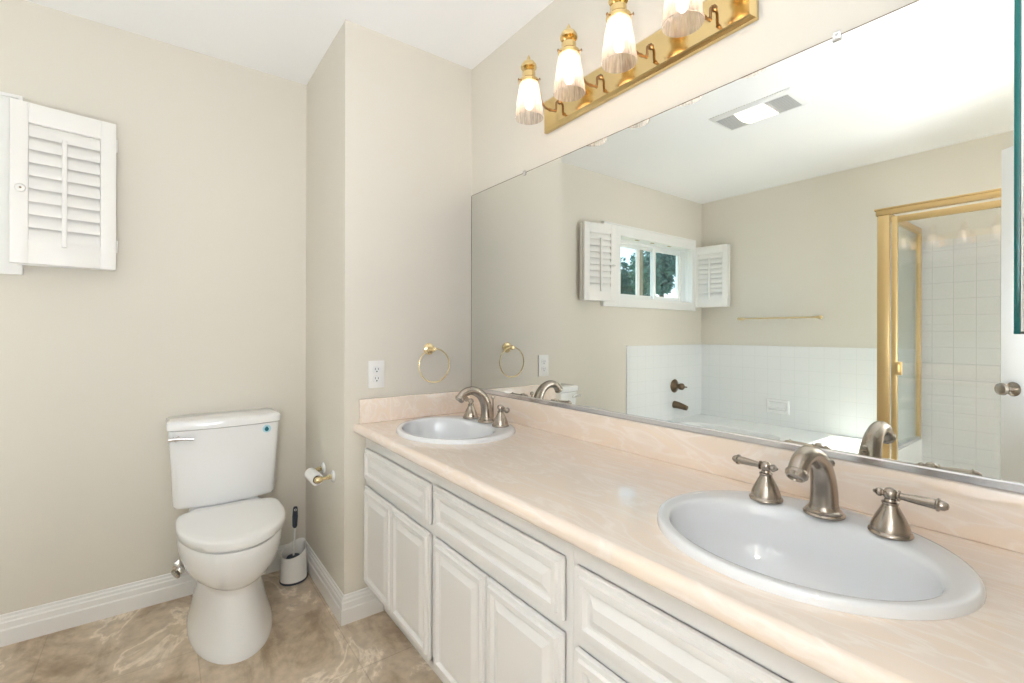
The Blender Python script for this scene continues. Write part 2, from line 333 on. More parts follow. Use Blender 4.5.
# ------------------------------------------------------------------ window
def window():
    cy0, cy1, cz0, cz1 = -2.905, -1.612, 1.390, 2.062
    b = bm_new(); x0, x1 = XL, XL+0.022      # casing boards
    box(b, x0, x1, cy0, WY0, cz0, cz1, 0.003); box(b, x0, x1, WY1, cy1, cz0, cz1, 0.003)
    box(b, x0, x1, WY0-0.001, WY1+0.001, WZ1, cz1, 0.003); box(b, x0, x1, WY0-0.001, WY1+0.001, cz0, WZ0, 0.003)
    for q in (0.012,):     # raised outer bead
        box(b, x1, x1+0.007, cy0, cy0+q, cz0, cz1); box(b, x1, x1+0.007, cy1-q, cy1, cz0, cz1)
        box(b, x1, x1+0.007, cy0+q+.0003, cy1-q-.0003, cz1-q, cz1); box(b, x1, x1+0.007, cy0+q+.0003, cy1-q-.0003, cz0, cz0+q)
    w1 = struct('window_1', b, TRIMW)
    b = bm_new(); t = 0.012; xb = XL-0.10      # lining of the recess with shallow beads
    box(b, xb, XL+0.02, WY0, WY0+t, WZ0, WZ1); box(b, xb, XL+0.02, WY1-t, WY1, WZ0, WZ1)
    box(b, xb, XL+0.02, WY0+t+.0003, WY1-t-.0003, WZ0, WZ0+t); box(b, xb, XL+0.02, WY0+t+.0003, WY1-t-.0003, WZ1-t, WZ1)
    for k in (0.02, 0.05):
        box(b, XL-k-0.012, XL-k, WY0+t, WY0+t+0.005, WZ0+t, WZ1-t); box(b, XL-k-0.012, XL-k, WY1-t-0.005, WY1-t, WZ0+t, WZ1-t)
    obj('window_lining', b, TRIMW, w1, False)
    b = bm_new()       # little brass catches set in head and sill
    for y, z in ((-2.09, WZ1-t-0.004), (-2.30, WZ1-t-0.004), (-2.55, WZ1-t-0.004), (-2.30, WZ0+t)):
        b = bm_new(); box(b, XL-0.03, XL-0.012, y-0.022, y+0.022, z, z+0.005)
        obj('shutter_catch', b, PALEB, w1, False)
    fx0, fx1 = XL-0.145, XL-0.10
    a0, a1, c0, c1 = WY0+t, WY1-t, WZ0+t, WZ1-t
    b = bm_new(); f = 0.022
    box(b, fx0, fx1, a0, a0+f, c0, c1); box(b, fx0, fx1, a1-f, a1, c0, c1); box(b, fx0, fx1, a0+f, a1-f, c0, c0+f); box(b, fx0, fx1, a0+f, a1-f, c1-f, c1)
    obj('window_frame', b, VINYL, w1, False)
    b = bm_new(); s = 0.026     # sliding sash on the near-corner side
    s0, s1 = -2.845, -2.435; z0, z1 = c0+0.022, c1-0.022; sx0, sx1 = fx0+0.022, fx0+0.04
    box(b, sx0, sx1, s0, s0+s, z0, z1); box(b, sx0, sx1, s1-s-0.006, s1, z0, z1); box(b, sx0, sx1, s0+s, s1-s-.006, z0, z0+s); box(b, sx0, sx1, s0+s, s1-s-.006, z1-s, z1)
    sash = obj('window_sash', b, VINYL, w1, False)
    b = bm_new(); box(b, sx0+0.006, sx0+0.010, s0+s, s1-s, z0+s, z1-s); obj('window_pane', b, PANE, sash, False)
    b = bm_new(); s0, s1 = -2.46, -1.845; sx0, sx1 = fx0+0.002, fx0+0.018
    box(b, sx0, sx1, s0, s0+s, z0, z1); box(b, sx0, sx1, s1-s, s1, z0, z1); box(b, sx0, sx1, s0+s, s1-s, z0, z0+s); box(b, sx0, sx1, s0+s, s1-s, z1-s, z1)
    box(b, sx0, sx1, -2.262, -2.222, z0+s, z1-s)
    sash = obj('window_sash', b, VINYL, w1, False)
    b = bm_new(); box(b, sx0+0.006, sx0+0.009, s0+s, -2.262, z0+s, z1-s); box(b, sx0+0.006, sx0+0.009, -2.222, s1-s, z0+s, z1-s); obj('window_pane', b, PANE, sash, False)
    b = bm_new(); box(b, sx1, sx1+0.008, -2.300, -2.262, z0+s, z1-s); obj('screen_stile', b, OLIVE, sash, False)
window()

# ------------------------------------------------------------------ shutters (bifold pairs, each pair one thing)
def shutter_panel(parent, p0, p1, z0, z1, facing, knob_end=None):
    """panel standing from p0 to p1 (plan points), slats and rod on side `facing` (plan vector)"""
    p0 = Vector((*p0, 0)); p1 = Vector((*p1, 0)); u = (p1-p0).normalized(); W = (p1-p0).length
    nrm = Vector((-u.y, u.x, 0)); nrm *= 1 if nrm.dot(Vector((*facing, 0))) > 0 else -1
    T = 0.022; st = 0.047; rt, rb = 0.072, 0.088
    def add(name, bm, M, par):
        R = Matrix(((u.x, nrm.x, 0, p0.x), (u.y, nrm.y, 0, p0.y), (0, 0, 1, 0), (0, 0, 0, 1)))
        bm.transform(R); return obj(name, bm, M, par)
    b = bm_new()
    box(b, 0, st, -T/2, T/2, z0, z1, 0.002); box(b, W-st, W, -T/2, T/2, z0, z1, 0.002)
    box(b, st-.0005, W-st+.0005, -T/2+.0005, T/2-.0005, z0+.0005, z0+rb, 0.0015); box(b, st-.0005, W-st+.0005, -T/2+.0005, T/2-.0005, z1-rt, z1-.0005, 0.0015)
    pn = add('shutter_panel', b, SHUT, parent)
    b = bm_new(); N = 9; za, zb = z0+rb, z1-rt; step = (zb-za)/N
    for k in range(N):
        zc = za + step*(k+0.5); th = math.radians(68); L = step*0.60
        c, s = math.cos(th), math.sin(th); prof = []
        for j in range(10):
            a = 2*PI*j/10; e1, e2 = L*math.cos(a), 0.0035*math.sin(a)
            prof.append((-(e1*c) + e2*s + 0.0, zc + e1*s + e2*c))
        loft(b, [[(st+0.001, y, z) for y, z in prof], [(W-st-0.001, y, z) for y, z in prof]])
    add('louvres', b, SHUT, pn)
    b = bm_new(); box(b, W*0.485-0.007, W*0.485+0.007, T/2-0.002, T/2+0.011, za-0.018, zb-0.04, 0.002); add('tilt_rod', b, SHUT, pn)
    if knob_end is not None:
        b = bm_new(); kx = 0.026 if knob_end == 0 else W-0.026; zk = (z0+z1)/2-0.025
        lathe(b, [(0.004, 0), (0.005, 0.006), (0.013, 0.009), (0.015, 0.014), (0.012, 0.018), (0.004, 0.0195)], (kx, T/2, zk), (0, 1, 0), 20)
        kn = add('knob', b, SHUT, pn)
        b = bm_new(); lathe(b, [(0.0035, 0), (0.0035, 0.002)], (kx, T/2+0.019, zk), (0, 1, 0), 10); add('knob_screw', b, BRONZE, kn)
    return pn
def hinges(parent, x, y):
    for z in (1.52, 1.93):
        b = bm_new(); lathe(b, [(0.004, 0), (0.004, 0.05)], (x, y, z-0.025), (0, 0, 1), 10)
        obj('hinge', b, SHUT, parent)
sh = thing('window_shutter', 'white louvred bifold shutter folded open against the cream wall, nearest the toilet', 'shutter', (-0.58, -1.66, 1.42))
shutter_panel(sh, (-0.588, -1.630), (-0.588, -1.345), 1.424, 2.008, (1, 0))
shutter_panel(sh, (-0.497, -1.628), (-0.552, -1.341), 1.422, 2.008, (1, 0), 0)
hinges(sh, -0.570, -1.339); hinges(sh, -0.600, -1.634)
sh = thing('window_shutter', 'white louvred bifold shutter folded open beside the room corner, above the bath', 'shutter', (-0.58, -2.92, 1.42))
shutter_panel(sh, (-0.605, -3.000), (-0.325, -3.012), 1.424, 1.996, (0, 1))
shutter_panel(sh, (-0.636, -2.922), (-0.322, -2.975), 1.422, 1.996, (0, 1), 0)
hinges(sh, -0.318, -2.993); hinges(sh, -0.600, -2.910)

# ------------------------------------------------------------------ outside the window
def tree(loc, h, crown, seed, label, squash=1.0):
    rnd = random.Random(seed)
    r = thing('garden_tree', label, 'tree', loc, None)
    b = bm_new(); tube(b, [(loc[0], loc[1], loc[2]), (loc[0]+.1, loc[1], loc[2]+h*.4), (loc[0], loc[1]+.05, loc[2]+h*.8)], [0.16, 0.12, 0.05], 8); obj('trunk', b, BARK, r)
    b = bm_new()
    cl = [(Vector((rnd.gauss(0, .42), rnd.gauss(0, .42), rnd.gauss(0, .38)*squash)), rnd.uniform(.3, .55)) for _ in range(16)]
    for _ in range(4200):
        c, rr = rnd.choice(cl); d = Vector((rnd.gauss(0, 1), rnd.gauss(0, 1), rnd.gauss(0, 1))).normalized()
        p = Vector(loc) + Vector((0, 0, h-crown*0.75)) + (c + d*rr*rnd.uniform(.75, 1))*crown
        a = Vector((rnd.gauss(0, 1), rnd.gauss(0, 1), rnd.gauss(0, 1))).normalized(); q = a.orthogonal().normalized(); s = rnd.uniform(.05, .12)
        b.faces.new([b.verts.new(p + v) for v in (a*s*1.4, q*s*.5, -a*s*1.4, -q*s*.5)])
    obj('foliage', b, LEAF, r, False)
tree((-10.9, -14.5, -0.3), 4.2, 1.35, 3, 'low broad bushy tree outside, left in the reflected window')
tree((-8.60, -13.6, -0.3), 4.7, 1.15, 11, 'taller round crowned tree outside, right in the reflected window')
b = bm_new(); box(b, -60, XL-0.9, -60, 20, -0.5, -0.3); g = struct('ground', b, GRASS)
hs = thing('neighbour_house', 'pale single storey house with low white roof beyond the garden trees', 'house', (-9.2, -18, -0.3))
b = bm_new(); box(b, -12.5, -5.5, -21, -17, -0.3, 2.4); obj('house_wall', b, STUCCO, hs, False)
b = bm_new(); prism(b, [(-21.5, 2.4), (-16.5, 2.4), (-19, 3.25)], 'x', -13, -5); obj('house_roof', b, ROOFM, hs, False)

# ------------------------------------------------------------------ wall mirror
MX0, MX1, MZ0, MZ1 = 0.013, 2.165, 0.916, 1.828
wm = thing('wall_mirror', 'large frameless mirror covering the wall above the marble backsplash', 'mirror', (MX0, 0, MZ0))
b = bm_new(); box(b, MX0, MX1, -0.0065, -0.0005, MZ0-0.008, MZ1); obj('mirror_glass', b, MIRR, wm, False)
b = bm_new(); box(b, MX0-0.003, MX0, -0.0068, -0.0005, MZ0, MZ1); obj('mirror_edge', b, BRONZE, wm, False)
b = bm_new(); box(b, MX0, MX1, -0.0066, -0.0005, MZ1, MZ1+0.002); obj('mirror_edge', b, BRONZE, wm, False)
b = bm_new(); prism(b, [(0, 0.901), (-0.013, 0.901), (-0.013, 0.914), (-0.0105, 0.9165), (-0.0068, 0.9165), (-0.0068, 0.9065), (0, 0.9065)], 'x', 0.010, MX1); obj('mirror_channel', b, CHAN, wm, False)
for x in (0.42, 1.524):
    b = bm_new(); box(b, x-0.008, x+0.008, -0.0095, -0.0068, MZ1-0.010, MZ1+0.010, 0.001); lathe(b, [(0.003, 0), (0.002, 0.002)], (x, -0.0095, MZ1+0.004), (0, -1, 0), 10)
    obj('mirror_clip', b, CHROME, wm)

# ------------------------------------------------------------------ vanity cabinets
def panel_front(bm, x0, x1, z0, z1, yb):
    """raised-panel front: nested rectangles with stepped moulding; yb = back plane, grows toward -Y"""
    prof = [(0, 0.002), (0.0015, 0.002), (0.0015, 0.0105), (0.0035, 0.0125), (0.0135, 0.0125), (0.0165, 0.0195), (0.0285, 0.0195), (0.0335, 0.0100), (0.0395, 0.0100), (0.0580, 0.0190), (0.0600, 0.0190)]
    rings = [[(x0+d, yb-h, z0+d), (x1-d, yb-h, z0+d), (x1-d, yb-h, z1-d), (x0+d, yb-h, z1-d)] for d, h in prof]
    loft(bm, rings)
YFACE = -0.512
def cabinet(x0, x1, dr, doors, label):
    r = thing('vanity_cabinet', label, 'cabinet', ((x0+x1)/2, -0.26, 0), 'white vanity cabinets under the marble worktop')
    b = bm_new()
    zb, zt = 0.142, 0.761
    box(b, x0+.0005, x1-.0005, YFACE, -0.004, zb, zb+0.018); box(b, x0+.0005, x0+0.018, YFACE+.018, -0.004, zb, zt); box(b, x1-0.018, x1-.0005, YFACE+.018, -0.004, zb, zt); box(b, x0+.0005, x1-.0005, -0.02, -0.004, zb, zt)
    obj('cabinet_body', b, CABW, r, False)
    b = bm_new()        # face frame
    box(b, x0+.0005, x1-.0005, YFACE, YFACE+0.018, zb, zt)
    obj('face_frame', b, CABW, r, False)
    b = bm_new(); box(b, x0+.0005, x1-.0005, -0.435, -0.42, 0, zb); box(b, x0+.0005, x0+0.02, -0.42, -0.02, 0, zb); box(b, x1-.02, x1-.0005, -0.42, -0.02, 0, zb); obj('toe_kick', b, CABW, r, False)
    for a, c, z0, z1 in dr:
        b = bm_new(); panel_front(b, a, c, z0, z1, YFACE); obj('drawer_front', b, CABW, r, False)
    for a, c, z0, z1 in doors:
        b = bm_new(); panel_front(b, a, c, z0, z1, YFACE); obj('door', b, CABW, r, False)
cabinet(0.002, 0.614, [(0.018, 0.598, 0.572, 0.702)], [(0.018, 0.301, 0.150, 0.545), (0.305, 0.598, 0.150, 0.545)], 'white vanity cabinet at the wall end, below the basin beside the towel ring')
cabinet(0.614, 1.222, [(0.628, 1.203, 0.570, 0.706)], [(0.628, 0.913, 0.150, 0.546), (0.917, 1.203, 0.150, 0.546)], 'middle white vanity cabinet with one wide drawer front above two doors')
cabinet(1.222, 1.84, [(1.238, 1.822, 0.562, 0.704)], [(1.238, 1.528, 0.150, 0.538), (1.532, 1.822, 0.150, 0.538)], 'white vanity cabinet nearest the viewer, below the large basin in front')
cabinet(1.84, 2.176, [(1.856, 2.160, 0.562, 0.704)], [(1.856, 2.160, 0.150, 0.538)], 'narrow white vanity cabinet at the right hand wall, beyond the nearest basin')

# ------------------------------------------------------------------ worktop with two cut-outs
SK = [(0.351, -0.286), (1.549, -0.279)]; SA, SB = 0.245, 0.219
ZC = 0.800
ct = thing('vanity_worktop', 'glossy cream pink marble worktop with coved front edge holding two oval basins', 'countertop', (1.09, -0.29, 0.762))
b = bm_new(); YE = -0.5475; X1 = 2.178
def topface(pts): b.faces.new([b.verts.new((x, y, ZC)) for x, y in pts])
def holepiece(x0, x1, c):
    N = 72; ang = sorted(set([2*PI*i/N for i in range(N)] + [math.atan2(y-c[1], x-c[0]) % (2*PI) for x in (x0, x1) for y in (YE, -0.0005)]))
    inner, outer, low = [], [], []
    for a in ang:
        dx, dy = math.cos(a), math.sin(a)
        ts = [((x1 if dx > 0 else x0)-c[0])/dx if abs(dx) > 1e-9 else 9e9, ((-0.0005 if dy > 0 else YE)-c[1])/dy if abs(dy) > 1e-9 else 9e9]
        t_ = min(ts); outer.append(b.verts.new((c[0]+dx*t_, c[1]+dy*t_, ZC)))
        k = 1/math.sqrt((dx/(SA-0.014))**2 + (dy/(SB-0.014))**2)
        inner.append(b.verts.new((c[0]+dx*k, c[1]+dy*k, ZC))); low.append(b.verts.new((c[0]+dx*k, c[1]+dy*k, ZC-0.03)))
    for i in range(len(ang)):
        j = (i+1) % len(ang); b.faces.new((outer[i], outer[j], inner[j], inner[i])); b.faces.new((inner[i], inner[j], low[j], low[i]))
xa, xb_, xc, xd = SK[0][0]-0.28, SK[0][0]+0.28, SK[1][0]-0.28, SK[1][0]+0.28
topface([(0.001, YE), (xa, YE), (xa, -0.0005), (0.001, -0.0005)]); topface([(xb_, YE), (xc, YE), (xc, -0.0005), (xb_, -0.0005)]); topface([(xd, YE), (X1, YE), (X1, -0.0005), (xd, -0.0005)])
holepiece(xa, xb_, SK[0]); holepiece(xc, xd, SK[1])
edge = [(YE, ZC)] + [(-0.5475-0.017*math.sin(t*PI/12), ZC-0.017+0.017*math.cos(t*PI/12)) for t in range(1, 7)] + [(-0.5645, 0.776)] + [(-0.5475-0.017*math.cos(t*PI/12), 0.776-0.0145*math.sin(t*PI/12)) for t in range(1, 7)] + [(-0.47, 0.7615)]
loft(b, [[(x, y, z) for y, z in edge] for x in (0.001, X1)], False, False, closed=False)
f_ = [b.verts.new((0.001, y, z)) for y, z in edge] + [b.verts.new((0.001, -0.47, ZC-0.001))]
b.faces.new(f_)
box(b, 0.001, X1, -0.04, -0.0005, 0.7615, 0.792)
obj('worktop', b, MARB, ct)
b = bm_new(); box(b, 0.0225, X1, -0.0225, -0.0005, ZC+.0002, 0.9, 0.003); obj('backsplash', b, MARB, ct)
b = bm_new(); box(b, 0.001, 0.0222, -0.543, -0.0005, ZC+.0002, 0.9, 0.003); obj('side_splash', b, MARB, ct)

# ------------------------------------------------------------------ basins
def basin(cx, cy, label):
    r = thing('oval_basin', label, 'sink', (cx, cy, ZC))
    def el(a, bb, dy, z, n=72): return [(cx+a*math.cos(2*PI*i/n), cy+dy+bb*math.sin(2*PI*i/n), z) for i in range(n)]
    IA, IB, ID = 0.206, 0.156, -0.037
    def mix(t, z):  # between outer (t=0) and inner rim (t=1)
        return el(SA+(IA-SA)*t, SB+(IB-SB)*t, ID*t, z)
    R = [mix(0, ZC+.0004), mix(0.0, ZC+0.004), mix(0.02, ZC+0.009), mix(0.08, ZC+0.0135), mix(0.18, ZC+0.0155), mix(0.45, ZC+0.0150), mix(0.75, ZC+0.0145), mix(0.88, ZC+0.0135), mix(0.96, ZC+0.010), mix(1.0, ZC+0.004)]
    for k, (f, z) in enumerate([(0.985, -0.012), (0.965, -0.035), (0.93, -0.062), (0.87, -0.090), (0.76, -0.115), (0.60, -0.133), (0.40, -0.143), (0.2, -0.147), (0.11, -0.149)]):
        R.append(el(IA*f, IB*f, ID, ZC+z))
    # underside
    b = bm_new(); loft(b, R, False, True)
    U = [mix(0, ZC+.0004), mix(0.5, ZC+.0003)] + [el(IA*f+0.008, IB*f+0.008, ID, ZC+z-0.010) for f, z in [(1, -0.03), (.93, -.07), (.78, -.12), (.5, -.148), (.12, -.16)]]
    loft(b, U, False, True)
    bmesh.ops.remove_doubles(b, verts=b.verts[:], dist=0.00001)
    obj('bowl', b, SINKW, r, angle=60)
    b = bm_new(); lathe(b, [(0.021, 0), (0.022, 0.0025), (0.017, 0.0035), (0.0165, 0.001), (0.008, 0.001), (0.007, 0.004), (0.001, 0.0045)], (cx, cy+ID, ZC-0.1488), n=24); obj('drain', b, CHROME, r)
basin(*SK[1], 'large looking white oval drop-in basin nearest the viewer, on the right of the worktop')
basin(*SK[0], 'white oval drop-in basin at the far end of the worktop beside the towel ring wall')

# ------------------------------------------------------------------ widespread faucets
def faucet(x, y, label, lang=(0.0, 0.0), hx=0.108):
    zb = ZC+0.0152; r = thing('bathroom_faucet', label, 'faucet', (x, y, zb))
    b = bm_new(); P = spline([(0, 0, .012), (0, 0.0, .045), (0, -0.008, .080), (0, -0.030, .112), (0, -0.068, .130), (0, -0.104, .124), (0, -0.125, .103)], 6)
    tube(b, [Vector((x, y, zb))+p for p in P], [.0250, .0235, .0215, .0190, .0172, .0165, .0170], 20)
    sp = obj('spout', b, NICK, r, angle=50)
    b = bm_new(); lathe(b, [(.0355, 0), (.036, .003), (.034, .006), (.032, .0065), (.032, .009), (.029, .0115), (.0275, .012), (.0262, .016), (.0250, .019)], (x, y, zb), n=32); obj('spout_base', b, NICK, r)
    b = bm_new(); d = (P[-1]-P[-3]).normalized(); t0 = Vector((x, y, zb))+P[-1]
    lathe(b, [(.0172, -.004), (.0192, -.001), (.0192, .004), (.0175, .006), (.0150, .010), (.0130, .0105), (.0120, .007)], t0, d, 24); obj('spout_tip', b, NICK, sp)
    b = bm_new(); tube(b, [(x, y+.031, zb), (x, y+.031, zb+.09)], .0028, 8); lathe(b, [(.003, 0), (.008, .004), (.0085, .009), (.006, .014), (.002, .016)], (x, y+.031, zb+.088), n=16); obj('lift_rod', b, NICK, r)
    for s, a in ((-1, lang[0]), (1, lang[1])):
        c = Vector((x+s*hx, y-.008, zb))
        b = bm_new(); lathe(b, [(.0320, 0), (.0330, .003), (.0320, .006), (.0295, .008), (.0290, .012), (.0275, .018), (.0225, .030), (.0165, .042), (.0125, .050), (.0118, .053), (.0130, .0545), (.0130, .057), (.0095, .059), (.0085, .063)], c, n=32)
        hb = obj('handle_base', b, NICK, r)
        b = bm_new(); t = c + Vector((0, 0, .071)); d = Vector((s*math.cos(a), math.sin(a), 0.0))
        lathe(b, [(.0015, -.0115), (.0068, -.0098), (.0108, -.0045), (.0115, 0), (.0108, .0045), (.0068, .0098), (.002, .0115)], t, (0, 0, 1), 20)
        lathe(b, [(.004, .0), (.005, .010), (.0095, .0115), (.0095, .0135), (.0060, .015), (.0060, .020), (.0072, .030), (.0082, .050), (.0088, .062), (.0112, .064), (.0112, .066), (.0085, .068), (.0080, .073), (.0045, .078), (.001, .079)], t, d, 18)
        lathe(b, [(.004, .004), (.005, .011), (.0075, .0135), (.0080, .017), (.0055, .021), (.0035, .0225), (.003, .025), (.0005, .0265)], t, -d, 16)
        obj('handle_lever', b, NICK, hb)
faucet(1.547, -0.138, 'brushed nickel widespread faucet on the basin nearest the viewer', (0.12, -0.02))
faucet(0.345, -0.140, 'brushed nickel widespread faucet on the far basin beside the towel ring wall', (0.25, -0.25))

# ------------------------------------------------------------------ outlet, towel ring
r = thing('power_outlet', 'white duplex power outlet plate on the cream wall beside the towel ring', 'outlet', (0, -0.469, 0.999))
b = bm_new(); box(b, 0.0003, 0.006, -0.504, -0.434, 0.942, 1.056, 0.002); obj('cover_plate', b, TRIMW, r)
for z in (0.9795, 1.0185):
    b = bm_new(); pts = [(-0.469+0.0165*math.copysign(abs(math.cos(t))**.6, math.cos(t)), z+0.0145*math.copysign(abs(math.sin(t))**.8, math.sin(t))) for t in [2*PI*i/24 for i in range(24)]]
    prism(b, pts, 'x', 0.0055, 0.0085); rc = obj('receptacle', b, PORC, r)
    b = bm_new(); box(b, 0.0083, 0.0090, -0.4765, -0.4745, z-0.001, z+0.008); box(b, 0.0083, 0.0090, -0.4635, -0.4615, z-0.001, z+0.007)
    lathe(b, [(.0028, 0), (.0028, .0008)], (0.0083, -0.469, z-0.0075), (1, 0, 0), 10); obj('slots', b, BLK, rc, False)
r = thing('towel_ring', 'thin pale brass towel ring hanging from a round wall rosette above the far basin', 'towel ring', (0, -0.226, 1.101))
b = bm_new(); lathe(b, [(.026, .0003), (.027, .003), (.024, .006), (.0235, .008), (.020, .010), (.012, .013), (.0085, .020), (.0085, .040), (.011, .043), (.012, .049), (.009, .056), (.002, .058)], (0, -0.226, 1.101), (1, 0, 0), 28); obj('wall_rosette', b, PALEB, r)
b = bm_new(); ring(b, (0.050, -0.222, 1.029), (1, 0, 0), 0.0745, 0.0032, 56, 8); obj('ring', b, PALEB, r)

# ------------------------------------------------------------------ vanity light
vl = thing('vanity_light', 'polished brass four lamp vanity bar with ribbed glass shades above the mirror', 'wall light', (0.96, 0, 2.01))
LX0, LX1, LZ0, LZ1 = 0.550, 1.352, 1.951, 2.074
b = bm_new()
loft(b, [[(LX0+d, -h, LZ0+d), (LX1-d, -h, LZ0+d), (LX1-d, -h, LZ1-d), (LX0+d, -h, LZ1-d)] for d, h in ((0, .0005), (0, .014), (.002, .016), (.012, .024), (.014, .024))])
obj('back_plate', b, BRASS, vl, angle=20)
for k in range(4):
    x = 0.647+0.200*k; y = -0.168; zt = 2.058
    b = bm_new()
    lathe(b, [(.009, 0), (.009, .003), (.006, .006), (.0042, .010)], (x, -0.024, 2.030), (0, -1, 0), 20)
    P = spline([(x, -.030, 2.030), (x, -.040, 2.022), (x, -.041, 1.998), (x, -.050, 1.990), (x, -.074, 1.987), (x, -.098, 1.992), (x, -.114, 2.012), (x, -.120, 2.034), (x, -.129, 2.047), (x, -.146, 2.048)], 5)
    tube(b, P, 0.0039, 10)
    for q in ((x, -.046, 1.991), (x, -.070, 1.9873)): lathe(b, [(.002, -.006), (.0055, -.004), (.0055, .004), (.002, .006)], q, (0, -1, 0), 12)
    arm = obj('lamp_arm', b, BRASSD, vl)
    b = bm_new()   # socket cup, fitter ring and finial
    lathe(b, [(.030, -.008), (.0345, -.008), (.0350, .002), (.0320, .006), (.0240, .008), (.0230, .024), (.0230, .030), (.0190, .034), (.0130, .037), (.0110, .042), (.0150, .045), (.0180, .046), (.0265, .046), (.0278, .049), (.0265, .057), (.0200, .067), (.0100, .074), (.0050, .076), (.0062, .080), (.0050, .085), (.0012, .093)], (x, y, zt), n=28, cap0=False)
    obj('socket', b, BRASS, arm)
    for a in (0.4, 0.4+2*PI/3, 0.4+4*PI/3):
        b = bm_new(); d = Vector((math.cos(a), math.sin(a), 0)); lathe(b, [(.0015, 0), (.0015, .006), (.0042, .007), (.0042, .009)], Vector((x, y, zt-.003))+d*.034, d, 8)
        obj('fitter_screw', b, BRASSD, arm)
    b = bm_new(); prof = [(.0295, .000), (.0305, -.006), (.0335, -.012), (.0360, -.024), (.0400, -.050), (.0440, -.076), (.0475, -.104), (.0498, -.125)]
    inner = [(rr-.0025, hh) for rr, hh in reversed(prof)]
    inner[0] = (prof[-1][0]-.0025, -.125)
    rings_p = prof + [(.0503, -.1275), (.0488, -.1298), (.0473, -.1275)] + inner
    lathe(b, rings_p, (x, y, zt), n=48, cap0=False, cap1=False); obj('glass_shade', b, SHADE, arm, angle=70)
    b = bm_new(); lathe(b, [(.001, -.096), (.008, -.0945), (.0135, -.086), (.0155, -.075), (.0140, -.062), (.0100, -.050), (.0080, -.038), (.007, -.012)], (x, y, zt), n=12); obj('bulb', b, BULB, arm)

vl.rotation_euler = (0, -0.020, 0)      # the bar hangs a touch higher at its right end

# ------------------------------------------------------------------ ceiling exhaust fan with light
fx0, fx1, fy0, fy1 = 0.405, 0.855, -1.648, -1.400
r = thing('exhaust_fan', 'white ceiling exhaust fan with grey grilles and a lit lens in its middle', 'ceiling fan vent', ((fx0+fx1)/2, (fy0+fy1)/2, H))
b = bm_new(); t = 0.028
loft(b, [[(fx0+d, fy0+d, H-h), (fx1-d, fy0+d, H-h), (fx1-d, fy1-d, H-h), (fx0+d, fy1-d, H-h)] for d, h in ((0, .0005), (0, .004), (.012, .014), (t, .018), (t, .010))], False, True)
obj('fan_housing', b, TRIMW, r)
for a, c in ((fx0+t, fx0+.135), (fx1-.150, fx1-t)):
    b = bm_new(); n_ = 11
    for i in range(n_):
        yy = fy0+t+(fy1-fy0-2*t)*(i+.5)/n_; box(b, a, c, yy-.0055, yy+.0055, H-.0175, H-.0105)
    obj('grille', b, GREYGR, r, False)
b = bm_new(); lx0, lx1 = fx0+.138, fx1-.153
pr = [(fy0+t, H-.011)] + [(fy0+t+(fy1-fy0-2*t)*i/10, H-.016-.016*math.sin(PI*i/10)) for i in range(11)] + [(fy1-t, H-.011)]
prism(b, pr, 'x', lx0, lx1); obj('light_lens', b, LENS, r)

# ------------------------------------------------------------------ toilet
TY = -0.963
tl = thing('toilet', 'white two piece toilet with closed lid standing against the cream left wall', 'toilet', (-0.30, TY, 0))
def egg(xb, xf, w, z, n=56, sq=0.62, mid=0.42):
    """outline: rounded front at xf, squarer back at xb, half width w"""
    out = []; xm = xb+(xf-xb)*mid
    for i in range(n):
        a = 2*PI*i/n; c, s = math.cos(a), math.sin(a)
        if c >= 0: x = xm+(xf-xm)*c**1.0; y = w*math.copysign(abs(s)**0.95, s)
        else: x = xm-(xm-xb)*abs(c)**sq; y = w*math.copysign(abs(s)**sq, s)
        out.append((x, TY+y, z))
    return out
b = bm_new()
loft(b, [egg(-.555, .006, .147, .0, sq=.7), egg(-.555, .006, .147, .012, sq=.7), egg(-.555, -.002, .141, .03, sq=.7), egg(-.553, -.024, .126, .09, sq=.7), egg(-.55, -.042, .114, .150, sq=.7), egg(-.55, -.054, .108, .205, sq=.7), egg(-.55, -.056, .107, .226, sq=.7),
         egg(-.55, -.050, .113, .233, sq=.7), egg(-.55, -.034, .132, .243, sq=.6), egg(-.55, -.013, .151, .262), egg(-.55, .004, .166, .290), egg(-.55, .016, .176, .325), egg(-.55, .023, .180, .360), egg(-.55, .025, .181, .394), egg(-.55, .023, .179, .398)])
obj('bowl', b, PORC, tl, angle=60)
b = bm_new(); box(b, -.600, -.400, TY-.135, TY+.135, .300, .432, 0.02); obj('tank_shelf', b, PORC, tl, angle=60)
K = dict(sq=.42, mid=.36)
b = bm_new(); loft(b, [egg(-.398, .008, .166, .3985, **K), egg(-.399, .010, .168, .400, **K), egg(-.399, .010, .168, .407, **K), egg(-.398, .008, .166, .409, **K)]); obj('seat', b, PLAST, tl, angle=60)
b = bm_new(); loft(b, [egg(-.400, .026, .180, .4105, **K), egg(-.404, .032, .184, .413, **K), egg(-.404, .033, .185, .436, **K), egg(-.401, .029, .182, .442, **K), egg(-.390, .015, .172, .4455, **K), egg(-.35, -.02, .145, .4465, **K)]); obj('seat_lid', b, PLAST, tl, angle=60)
for s in (-.09, .09):
    b = bm_new(); box(b, -.428, -.4045, TY+s-.022, TY+s+.022, .4005, .432, .006); obj('lid_hinge', b, PLAST, tl)
